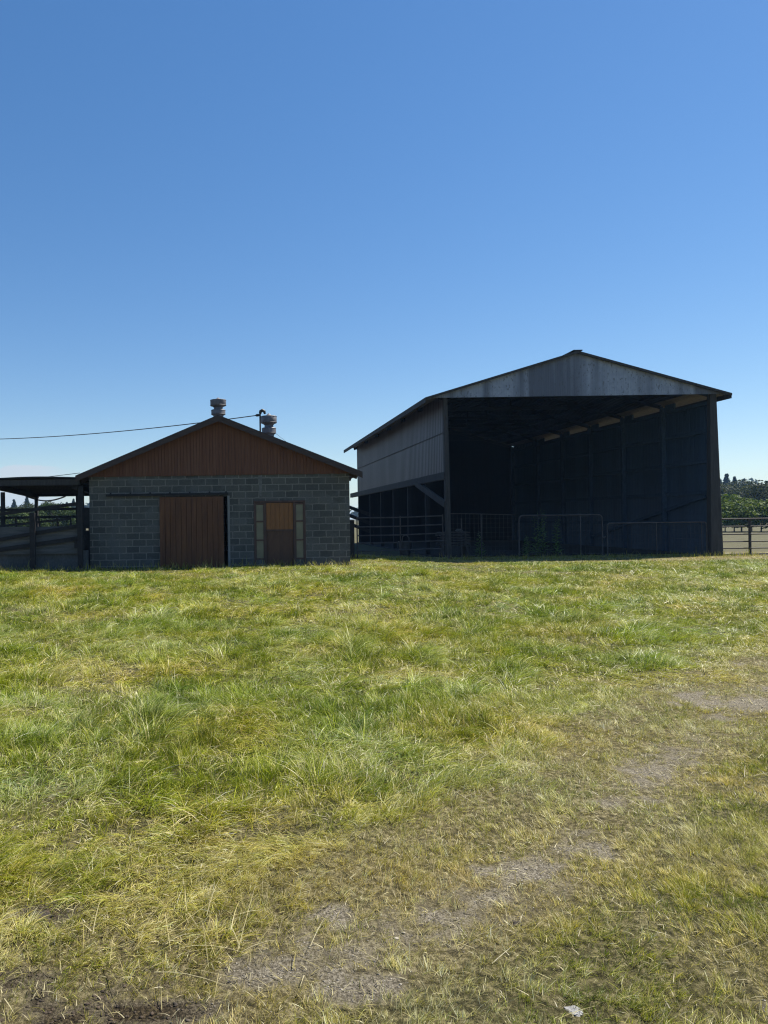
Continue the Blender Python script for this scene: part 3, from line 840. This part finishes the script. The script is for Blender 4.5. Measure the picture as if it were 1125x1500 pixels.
def conifer_parts(seed, H, W, size, cols, n):
    g = np.random.default_rng(seed); cs, rr = [], []
    lv = 16
    for k in range(lv):
        z = H * (.10 + .88 * k / (lv - 1)); q = W * .5 * (1 - (k / (lv - .3))) ** .85
        for j in range(6 if k < 12 else 3):
            a = g.uniform(0, 2 * pi); e = q * g.uniform(.55, .95)
            cs.append((cos(a) * e * .6, sin(a) * e * .6, z - e * .15)); rr.append((max(e * .45, .12 * W * .3), max(e * .45, .12 * W * .3), H * .035))
    for q in np.linspace(.45, .985, 16):
        cs.append((0, 0, q * H)); e = (1 - q) * W * .42 + .012; rr.append((e, e, H * .035))
    V, F, c = leaf_cloud(cs, rr, n, size, cols, seed)
    crown = np_mesh('crown', V, F, M['leaf'], c)
    t = MB().tube([(0, 0, -.2), (0, 0, .5 * H), (0, 0, .97 * H)], [.022 * H, .014 * H, .003 * H], 7)
    tm = bpy.data.meshes.new('trunk'); tm.from_pydata(t.v, [], t.f); tm.materials.append(M['bark'])
    return crown, tm
GREEN = [(.020, .036, .009), (.065, .095, .022)]
OLIVE = [(.026, .034, .016), (.060, .070, .030)]
DEEP = [(.014, .026, .014), (.036, .052, .026)]
LIME = [(.040, .068, .012), (.115, .155, .036)]
protos = {
    'round': [broad_parts(s, 1.0, 1.15, .022, OLIVE, 4200) for s in (41, 42)],
    'vine': [broad_parts(s, 1.0, 1.35, .040, LIME, 1900, .18) for s in (51, 52, 53)],
    'orchard': [broad_parts(s, 1.0, 1.1, .034, GREEN, 2400, .2) for s in (61, 62)],
    'conifer': [conifer_parts(s, 1.0, .55, .026, DEEP, 6000) for s in (71, 72)],
}
def plant(name, kind, k, x, y, h, wscale, label, cat, group):
    o = thing(name, label, cat, (x, y, float(terrain(np.array(x), np.array(y)))), group)
    o.rotation_euler.z = random.uniform(0, 6.28); o.scale = (h * wscale, h * wscale, h)
    cr_, tm = protos[kind][k % len(protos[kind])]
    for nm, me in (('crown', cr_), ('trunk', tm)):
        c = bpy.data.objects.new(nm, me); COL.objects.link(c); c.parent = o
    return o
def px(p, d): return (p - 345) / 1083 * d
# orchard row and vines right of the barn
for (p, d, h, k, lb) in ((1062, 62, 2.3, 0, 'leafy green vine nearest the barn wall beyond the pipe fence'),
                         (1075, 61, 2.6, 1, 'leafy green vine left of the tall vine beyond the fence'),
                         (1086, 63, 3.3, 2, 'tallest leafy vine in the row beyond the pipe fence'),
                         (1101, 61, 2.4, 0, 'leafy green vine just behind the fence post'),
                         (1114, 60, 2.7, 1, 'bright leafy vine right of the fence post'),
                         (1128, 61, 2.8, 2, 'leafy green vine at the right edge of the field')):
    plant('grape_vine', 'vine', k, px(p, d), d, h, 1.25, lb, 'vine', 'row of vines beyond the pipe fence')
for (p, d, h, k, lb) in ((1065, 120, 6.6, 0, 'rounded grey green tree close beside the barn wall'),
                         (1080, 128, 7.2, 1, 'rounded grey green tree under the pointed conifers'),
                         (1097, 116, 6.2, 0, 'rounded grey green tree behind the fence post'),
                         (1120, 92, 5.6, 1, 'dark rounded tree at the right edge above the vines')):
    plant('round_tree', 'round', k, px(p, d), d, h, 1.2, lb, 'tree', 'rounded trees beyond the vines')
for (p, d, h, k, lb) in ((1055, 190, 10.3, 1, 'dark conifer half hidden by the barn corner'),
                         (1065, 195, 11.8, 0, 'tallest broad dark conifer right of the barn corner'),
                         (1077, 200, 11.2, 1, 'dark conifer second right of the tallest one'),
                         (1091, 205, 10.8, 0, 'narrow pointed conifer left of the hazy far ridge'),
                         (1104, 230, 9.6, 1, 'low dark conifer below the hazy far ridge'),
                         (1124, 150, 7.9, 0, 'dark conifer at the right edge of the picture')):
    plant('conifer_tree', 'conifer', k, px(p, d), d, h, 1.25, lb, 'conifer', 'conifers beyond the vines')
# trees seen below the shed roof on the left
for (p, d, h, k, lb) in ((14, 120, 4.5, 0, 'grey green tree seen left of the shed rear post'),
                         (33, 110, 4.6, 1, 'grey green tree seen below the hanging hose'),
                         (58, 100, 4.1, 0, 'dark green tree right of the shed rear post'),
                         (72, 100, 4.4, 1, 'dark green tree midway below the shed roof')):
    plant('round_tree', 'round', k, px(p, d), d, h, 1.25, lb, 'tree', 'trees seen through the shed')
for (p, d, h, k, lb) in ((86, 85, 4.0, 0, 'sunlit green tree seen through the shed beside two dark posts'),
                         (102, 82, 3.0, 1, 'low sunlit green bush seen through the shed near the dark posts'),
                         (48, 80, 2.9, 0, 'low green bush behind the shed rear post'),
                         (20, 78, 2.9, 1, 'low green bush at the left edge seen through the shed'),
                         (-4, 80, 3.0, 0, 'low green bush cut by the left picture edge')):
    plant('orchard_tree', 'orchard', k, px(p, d), d, h, 1.3, lb, 'tree', 'green trees seen through the shed')
for (p, d, h, k, lb) in ((21, 260, 9.8, 0, 'hazy pointed conifer seen through the shed at far left'),
                         (40, 250, 10.3, 1, 'hazy broad conifer seen above the hanging hose trees'),
                         (98, 260, 8.6, 0, 'hazy conifer right of the sunlit tree'),
                         (108, 255, 9.5, 1, 'hazy pointed conifer beside the two dark posts')):
    plant('conifer_tree', 'conifer', k, px(p, d), d, h, 1.4, lb, 'conifer', 'hazy conifers seen through the shed')
# distant wood: one mass on a low ridge
cs, rr = [], []
for k in range(170):
    x = rng.uniform(-330, 560); d = rng.uniform(440, 520)
    hz = 6 + 9 * vnoise(x, 0, 77, 60.) + 11 * float(sstep(np.array(x), 305, 335))
    z = hz + rng.uniform(-4, 4)
    cs.append((x, d, z * .55)); r0 = rng.uniform(5, 9); rr.append((r0, r0, z * .5))
V, F, c = leaf_cloud(cs, rr, 42000, 1.5, OLIVE, 99)
tl = put(bpy.data.objects.new('distant_wood', np_mesh('distant_wood', V, F, M['leaf'], c)))
tag(tl, 'hazy far wooded ridge along the horizon', 'wood', kind='stuff')

# ------------------------------------------------------------------ tall weeds before the barn
def weed(x, y, h, seed, label):
    g = np.random.default_rng(seed)
    o = thing('tall_weed', label, 'weed', (x, y, 0), 'tall weeds behind the mesh gate')
    st = MB(); V, F, C = [], [], []
    for b in range(4):
        lean = g.uniform(-.12, .12, 2); hh = h * g.uniform(.6, 1)
        base = g.uniform(-.08, .08, 2)
        pts = [(x + base[0] + lean[0] * t * hh, y + base[1] + lean[1] * t * hh, t * hh) for t in np.linspace(0, 1, 6)]
        st.tube(pts, [.010, .009, .007, .006, .004, .002], 5)
        for q in np.linspace(.08, .98, 26):
            i = q * 5; i0 = min(int(i), 4); fr_ = i - i0
            p = np.array(pts[i0]) * (1 - fr_) + np.array(pts[i0 + 1]) * fr_ - np.array((x, y, 0))
            a = g.uniform(0, 6.28); L = .22 * (1.15 - q) + .04; w_ = L * .16
            d = np.array((cos(a), sin(a), g.uniform(.1, .7))); s_ = np.array((-sin(a), cos(a), 0))
            n = len(V); V += [p, p + d * L * .5 + s_ * w_, p + d * L + np.array((0, 0, -.03)), p + d * L * .5 - s_ * w_]
            F.append((n, n+1, n+2, n+3)); cc = np.array((.15, .27, .10)) * g.uniform(.7, 1.6); C += [cc] * 4
    st.build('stem', 'leaf_stem', o)
    c_ = bpy.data.objects.new('leaves', np_mesh('leaves', np.array(V), np.array(F), M['grass'], np.array(C))); COL.objects.link(c_); c_.parent = o
M['leaf_stem'] = surf('weed stem', [(.3, (.04, .06, .02)), (.7, (.08, .10, .04))], 5)
weed(10.95, 27.9, 1.25, 1, 'short weed at the left end of the weeds behind the mesh gate')
weed(11.35, 27.8, 1.75, 2, 'tall branching weed, second from left behind the mesh gate')
weed(11.65, 28.0, 2.0, 3, 'tallest weed topping the mesh gate rail')
weed(12.1, 27.9, 1.6, 4, 'leafy weed right of the tallest weed behind the gate')
weed(9.3, 28.2, 1.0, 5, 'single low weed behind the sagging wire panel')

# ------------------------------------------------------------------ grass
def blades(x, y, az, L, t0, bend, wdt, col, seg, roll=None, z=None, tipcol=1.15):
    n = len(x)
    z = terrain(x, y) - .01 if z is None else z
    dx, dy = np.cos(az), np.sin(az)
    roll = rng.normal(0, .6, n) if roll is None else roll
    px_, pz = np.zeros(n), np.zeros(n)
    rows, crow = [], []
    for k in range(seg + 1):
        t = k / seg
        th = t0 + bend * t
        if k:
            px_ = px_ + np.sin(th) * L / seg; pz = np.maximum(pz + np.cos(th) * L / seg, .006)
        hw = wdt * .5 * (1 - .93 * t ** 1.6)
        cx, cy = x + dx * px_, y + dy * px_
        sx, sy, sz = -dy * np.cos(roll), dx * np.cos(roll), np.sin(roll)
        rows.append(np.stack([cx - sx * hw, cy - sy * hw, z + pz - sz * hw], 1))
        rows.append(np.stack([cx + sx * hw, cy + sy * hw, z + pz + sz * hw], 1))
        cc = col * (.88 + (tipcol - .88) * t)  # root shade put into blade colour, lightening towards the tip
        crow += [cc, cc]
    V = np.stack(rows, 1).reshape(-1, 3); C = np.stack(crow, 1).reshape(-1, 3)
    m = 2 * (seg + 1); b = (np.arange(n) * m)[:, None]
    F = np.concatenate([b + np.array([2 * k, 2 * k + 1, 2 * k + 3, 2 * k + 2])[None, :] for k in range(seg)], 1).reshape(-1, 4)
    return V, F, C
def pts_in(y0, y1, dens, per=1, spread=0.0):
    # random points over the wedge in front of the camera
    xl = lambda d: -.42 * d - 2.0
    xr = lambda d: .84 * d + 2.4
    area = .63 * (y1 ** 2 - y0 ** 2) + 4.4 * (y1 - y0)
    n = int(area * dens / per)
    y = np.sqrt(rng.uniform(y0 ** 2, y1 ** 2, n)); x = xl(y) + rng.random(n) * (xr(y) - xl(y))
    if per > 1:
        a = rng.uniform(0, 2 * pi, (n, per)); q = np.abs(rng.normal(0, spread, (n, per)))
        X_ = x[:, None] + np.cos(a) * q; Y_ = y[:, None] + np.sin(a) * q
        tid = np.repeat(rng.random(n), per)
        return X_.ravel(), Y_.ravel(), a.ravel(), tid
    return x, y, rng.uniform(0, 2 * pi, n), rng.random(n)
PAL = np.array([(.062, .100, .006), (.150, .185, .010), (.255, .255, .026), (.36, .305, .085), (.39, .335, .16), (.52, .46, .28)])
def palette(v):
    v = np.clip(v, 0, 4.999); i = v.astype(int); f = (v - i)[:, None]
    return PAL[i] * (1 - f) + PAL[i + 1] * f
def inside_buildings(x, y):
    return ((y > 22.05) & (x > -14) & (x < 3.6)) | ((y > 28.6) & (x > 7.6) & (x < 17.8)) | (y > 30)
VV, FF, CC = [], [], []; off = 0
def emit(V, F, C):
    global off
    VV.append(V); FF.append(F + off); CC.append(C); off += len(V)
WIND = pi * .12
def field(y0, y1, dens, wd, seg, per, spread):
    for part in ('tuft', 'loose', 'short'):
        if part == 'short' and y1 > 12: continue
        if part == 'tuft': x, y, a, tid = pts_in(y0, y1, dens * .74, per, spread * 1.1)
        elif part == 'short': x, y, a, tid = pts_in(y0, y1, dens * .85, 34, spread * .62)
        else: x, y, a, tid = pts_in(y0, y1, dens * .26)
        tall = tall_mask(x, y); dry = dry_mask(x, y); bare = bare_mask(x, y)
        keep = (~inside_buildings(x, y)) & (rng.random(len(x)) > np.minimum(bare * 1.15 + .25 * dry * (1 - tall), .97)) & ((part != 'short') | (tall < .55))
        x, y, a, tid, tall, dry = [q[keep] for q in (x, y, a, tid, tall, dry)]
        n = len(x)
        h2, h3, h4 = [(tid * q) % 1.0 for q in (977.13, 3571.7, 12553.3)]          # further numbers per tuft
        lodge = sstep(fbm(x, y, 41, .55, 3) + .5 * (h2 - .5), .20, .52)            # flattened locks
        tuftn = sstep(fbm(x, y, 43, .5, 2) + .25 * (h3 - .5), .62, .82)            # upright dark clumps
        flow = WIND + (fbm(x, y, 47, .9, 2) - .5) * 5.0 + (h4 - .5) * 3.2
        az = np.where(rng.random(n) < .62 + .28 * lodge, flow + rng.normal(0, .45, n), a)
        hgt = (.066 + .046 * fbm(x, y, 51, .9, 3) + .03 * tuftn) * (.72 + .5 * h3) * (.5 + 1.0 * fbm(x, y, 71, .22, 2)) * rng.uniform(.6, 1.3, n)
        hsh = (.018 + .036 * fbm(x, y, 53, .3, 2)) * (.35 + 1.3 * h3) * rng.uniform(.5, 1.5, n)
        L = hgt * tall + hsh * (1 - tall)
        L = L * (1 + .9 * lodge * tall) * (1 - .3 * dry * np.maximum(tall, .5))
        edge = sstep(y, 18.8, 21.0) * (x < 7.6)
        L = L * (1 - .35 * edge)
        t0 = np.abs(rng.normal(.10, .14, n)) + (.25 + .75 * h2) * lodge * tall * (1 - .45 * tuftn) + (1 - tall) * rng.uniform(0, .7, n)
        bend = rng.uniform(.2, .9, n) + 1.1 * lodge * tall * (1 - .7 * tuftn)
        c = 1.12 + 0.75 * (fbm(x, y, 57, 1.8, 3) - .5) * 2 + .7 * lodge - .8 * tuftn + 1.5 * dry * rng.random(n) + rng.normal(0, .35, n) + (h4 - .5) * 1.35 + (1 - tall) * (3.4 * (fbm(x, y, 63, .28, 3) - .5) + .35)
        straw = (rng.random(n) < .04 + .42 * dry + .05 * (1 - tall)) | ((h4 > .86 - .25 * lodge) & (rng.random(n) < .2))
        c = np.where(straw, 3.2 + rng.random(n) * 1.7, c)
        bright = (.70 + .80 * h2 * (.6 + .4 * h4) / .8) if part != 'loose' else .75
        col = palette(c) * (rng.uniform(.7, 1.3, n) * bright * (.92 + .16 * tall))[:, None]
        pale = (.5 * lodge * tall * (rng.random(n) < .45) * sstep(fbm(x, y, 73, .7, 2), .35, .6))[:, None]  # highlight on flattened blades, put into their colour
        col = col * (1 - pale) + np.array([[.34, .39, .19]]) * pale
        warm = fbm(x, y, 59, 1.1, 2)[:, None]
        col = np.clip(col * (1.16 + (warm - .5) * np.array([[.45, .05, -.3]])), 0, .62)
        width = wd * rng.uniform(.6, 1.35, n) * (.62 + .38 * tall)
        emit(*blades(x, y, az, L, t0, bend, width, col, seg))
field(1.1, 3.6, 16500, .0030, 4, 40, .026)
field(3.6, 6.5, 12500, .0036, 4, 40, .034)
field(6.5, 11, 6400, .0050, 3, 38, .046)
field(11, 18, 3300, .0074, 3, 36, .062)
field(18, 28.6, 1900, .0100, 2, 32, .085)
# fringe of stalks at the foot of the buildings
n = 2600
xb = rng.uniform(-11, 19, n); yb = np.where(xb < 3.7, 22.0 - rng.random(n) ** 2 * .5, 26.9 - rng.random(n) ** 2 * .7)
yb = np.where((xb > 3.7) & (xb < 7.5), 25.9 - rng.random(n) * .6, yb)
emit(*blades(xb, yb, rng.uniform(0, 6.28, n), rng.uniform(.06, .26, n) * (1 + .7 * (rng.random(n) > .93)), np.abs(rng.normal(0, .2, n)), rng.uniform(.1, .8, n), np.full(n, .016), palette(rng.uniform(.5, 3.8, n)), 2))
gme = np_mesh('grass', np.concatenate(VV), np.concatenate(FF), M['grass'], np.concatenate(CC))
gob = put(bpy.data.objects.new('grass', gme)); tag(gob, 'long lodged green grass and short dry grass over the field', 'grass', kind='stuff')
print('grass verts', off)

# cut straw lying about and seed stalks
VV, FF, CC = [], [], []; off = 0
for (y0, y1, dens, wd) in ((1.6, 5, 900, .0030), (5, 12, 260, .005), (12, 22, 50, .010)):
    x, y, a, tid = pts_in(y0, y1, dens)
    k = rng.random(len(x)) < .25 + .75 * dry_mask(x, y); x, y, a = x[k], y[k], a[k]; n = len(x)
    lift = .10 * tall_mask(x, y) * rng.random(n)
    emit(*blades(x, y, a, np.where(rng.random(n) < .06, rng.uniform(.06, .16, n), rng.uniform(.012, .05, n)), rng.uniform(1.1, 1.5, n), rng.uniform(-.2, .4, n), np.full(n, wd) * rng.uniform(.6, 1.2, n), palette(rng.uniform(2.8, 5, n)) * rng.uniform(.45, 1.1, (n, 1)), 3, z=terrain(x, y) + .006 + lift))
# a drift of long bent stalks in the left foreground
n = 60
x = rng.normal(-.2, .24, n); y = 2.72 + rng.normal(0, .08, n)
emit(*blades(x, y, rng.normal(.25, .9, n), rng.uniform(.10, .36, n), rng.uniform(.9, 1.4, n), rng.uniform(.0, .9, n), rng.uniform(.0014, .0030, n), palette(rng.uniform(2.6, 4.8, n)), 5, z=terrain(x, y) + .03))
sme = np_mesh('straw', np.concatenate(VV), np.concatenate(FF), M['straw'], np.concatenate(CC))
tag(put(bpy.data.objects.new('straw', sme)), 'loose dry straw scattered over the grass', 'straw', kind='stuff')

# small clods and pebbles on the bare track
VV, FF, CC = [], [], []; off = 0
ico = bmesh.new(); bmesh.ops.create_icosphere(ico, subdivisions=1, radius=1)
iv = np.array([v.co[:] for v in ico.verts]); ifc = np.array([[v.index for v in f.verts] for f in ico.faces]); ico.free()
x, y, a, tid = pts_in(1.5, 9, 2600)
ds = dark_soil(x, y)
k = rng.random(len(x)) < bare_mask(x, y) * (.45 + .55 * ds); x, y, ds = x[k], y[k], ds[k]; n = len(x)
s = rng.uniform(.0014, .0040, n) * (1 + 1.0 * (rng.random(n) > .97)) * (1 + 1.3 * ds * rng.random(n)); zz = terrain(x, y)
jit = rng.uniform(.65, 1.3, (n, len(iv), 1)); sc3 = rng.uniform(.7, 1.3, (n, 1, 3)) * np.array([1.2, 1, .45])
V = iv[None] * jit * sc3 * s[:, None, None] + np.stack([x, y, zz + s * .2], 1)[:, None, :]
F = (ifc[None] + (np.arange(n) * len(iv))[:, None, None]).reshape(-1, 3)
dk = dark_soil(x, y)[:, None]
c = np.array([[.24, .215, .175]]) * rng.uniform(.5, 1.6, (n, 1)) * (1 - dk) + np.array([[.045, .031, .019]]) * rng.uniform(.6, 1.4, (n, 1)) * dk
def soil_mat():
    m, nt, p, _ = new_mat('clods'); a = nt.nodes.new('ShaderNodeAttribute'); a.attribute_name = 'col'
    nt.links.new(a.outputs['Color'], p.inputs['Base Color']); p.inputs['Roughness'].default_value = .95; return m
cme = np_mesh('gravel', V.reshape(-1, 3), F, soil_mat(), np.repeat(c, len(iv), 0))
tag(put(bpy.data.objects.new('gravel', cme)), 'small stones and clods on the bare track', 'gravel', kind='stuff')

def lump(name, label, cat, x, y, r, mat, flat, seed):
    bm = bmesh.new(); bmesh.ops.create_icosphere(bm, subdivisions=3, radius=1)
    g = random.Random(seed); z0 = float(terrain(np.array(x), np.array(y)))
    from mathutils import noise as mn
    for v in bm.verts:
        q = v.co.copy(); k = 1 + .55 * mn.noise(q * 1.8 + Vector((seed, 0, 0))) + .3 * mn.noise(q * 4.5 + Vector((0, seed, 0)))
        v.co = Vector((q.x * k * 1.3, q.y * k, q.z * k * flat)) * r
    me = bpy.data.meshes.new(name); bm.to_mesh(me); bm.free(); me.materials.append(M[mat])
    o = bpy.data.objects.new(name, me); COL.objects.link(o); o.location = (x, y, z0 + r * flat * .1)
    return tag(o, label, cat)
M['scrap'] = surf('pale scrap', [(.3, (.16, .157, .15)), (.7, (.30, .29, .28))], 9, rough=.7, bs=.6, bd=.01)
M['clod'] = surf('dark clod', [(.3, (.018, .014, .011)), (.7, (.05, .038, .028))], 12, rough=.95, bs=.8, bd=.01)
lump('scrap', 'small crumpled whitish scrap in the short grass at the bottom right', 'scrap', 1.05, 2.34, .021, 'scrap', .30, 3)
lump('earth_clod', 'dark earth clod beside the worn track in the foreground', 'clod', 1.08, 2.9, .019, 'clod', .6, 5)
lump('earth_clod', 'dark clump of dug earth at the left edge of the tall grass', 'clod', -.80, 2.95, .036, 'clod', .5, 9)

# ------------------------------------------------------------------ haze
hm = bpy.data.materials.new('air'); hm.use_nodes = True
hn = hm.node_tree; hn.nodes.clear()
ho = hn.nodes.new('ShaderNodeOutputMaterial'); hv = hn.nodes.new('ShaderNodeVolumePrincipled')
hv.inputs['Color'].default_value = (.34, .60, 1.0, 1); hv.inputs['Density'].default_value = .00026
hv.inputs['Anisotropy'].default_value = .2
hn.links.new(hv.outputs[0], ho.inputs['Volume'])
hz = MB().box(-2600, 2600, -450, 3100, -1.6, 34).build('haze', hm)
tag(hz, 'thin blue summer haze over the fields', 'haze', kind='stuff')
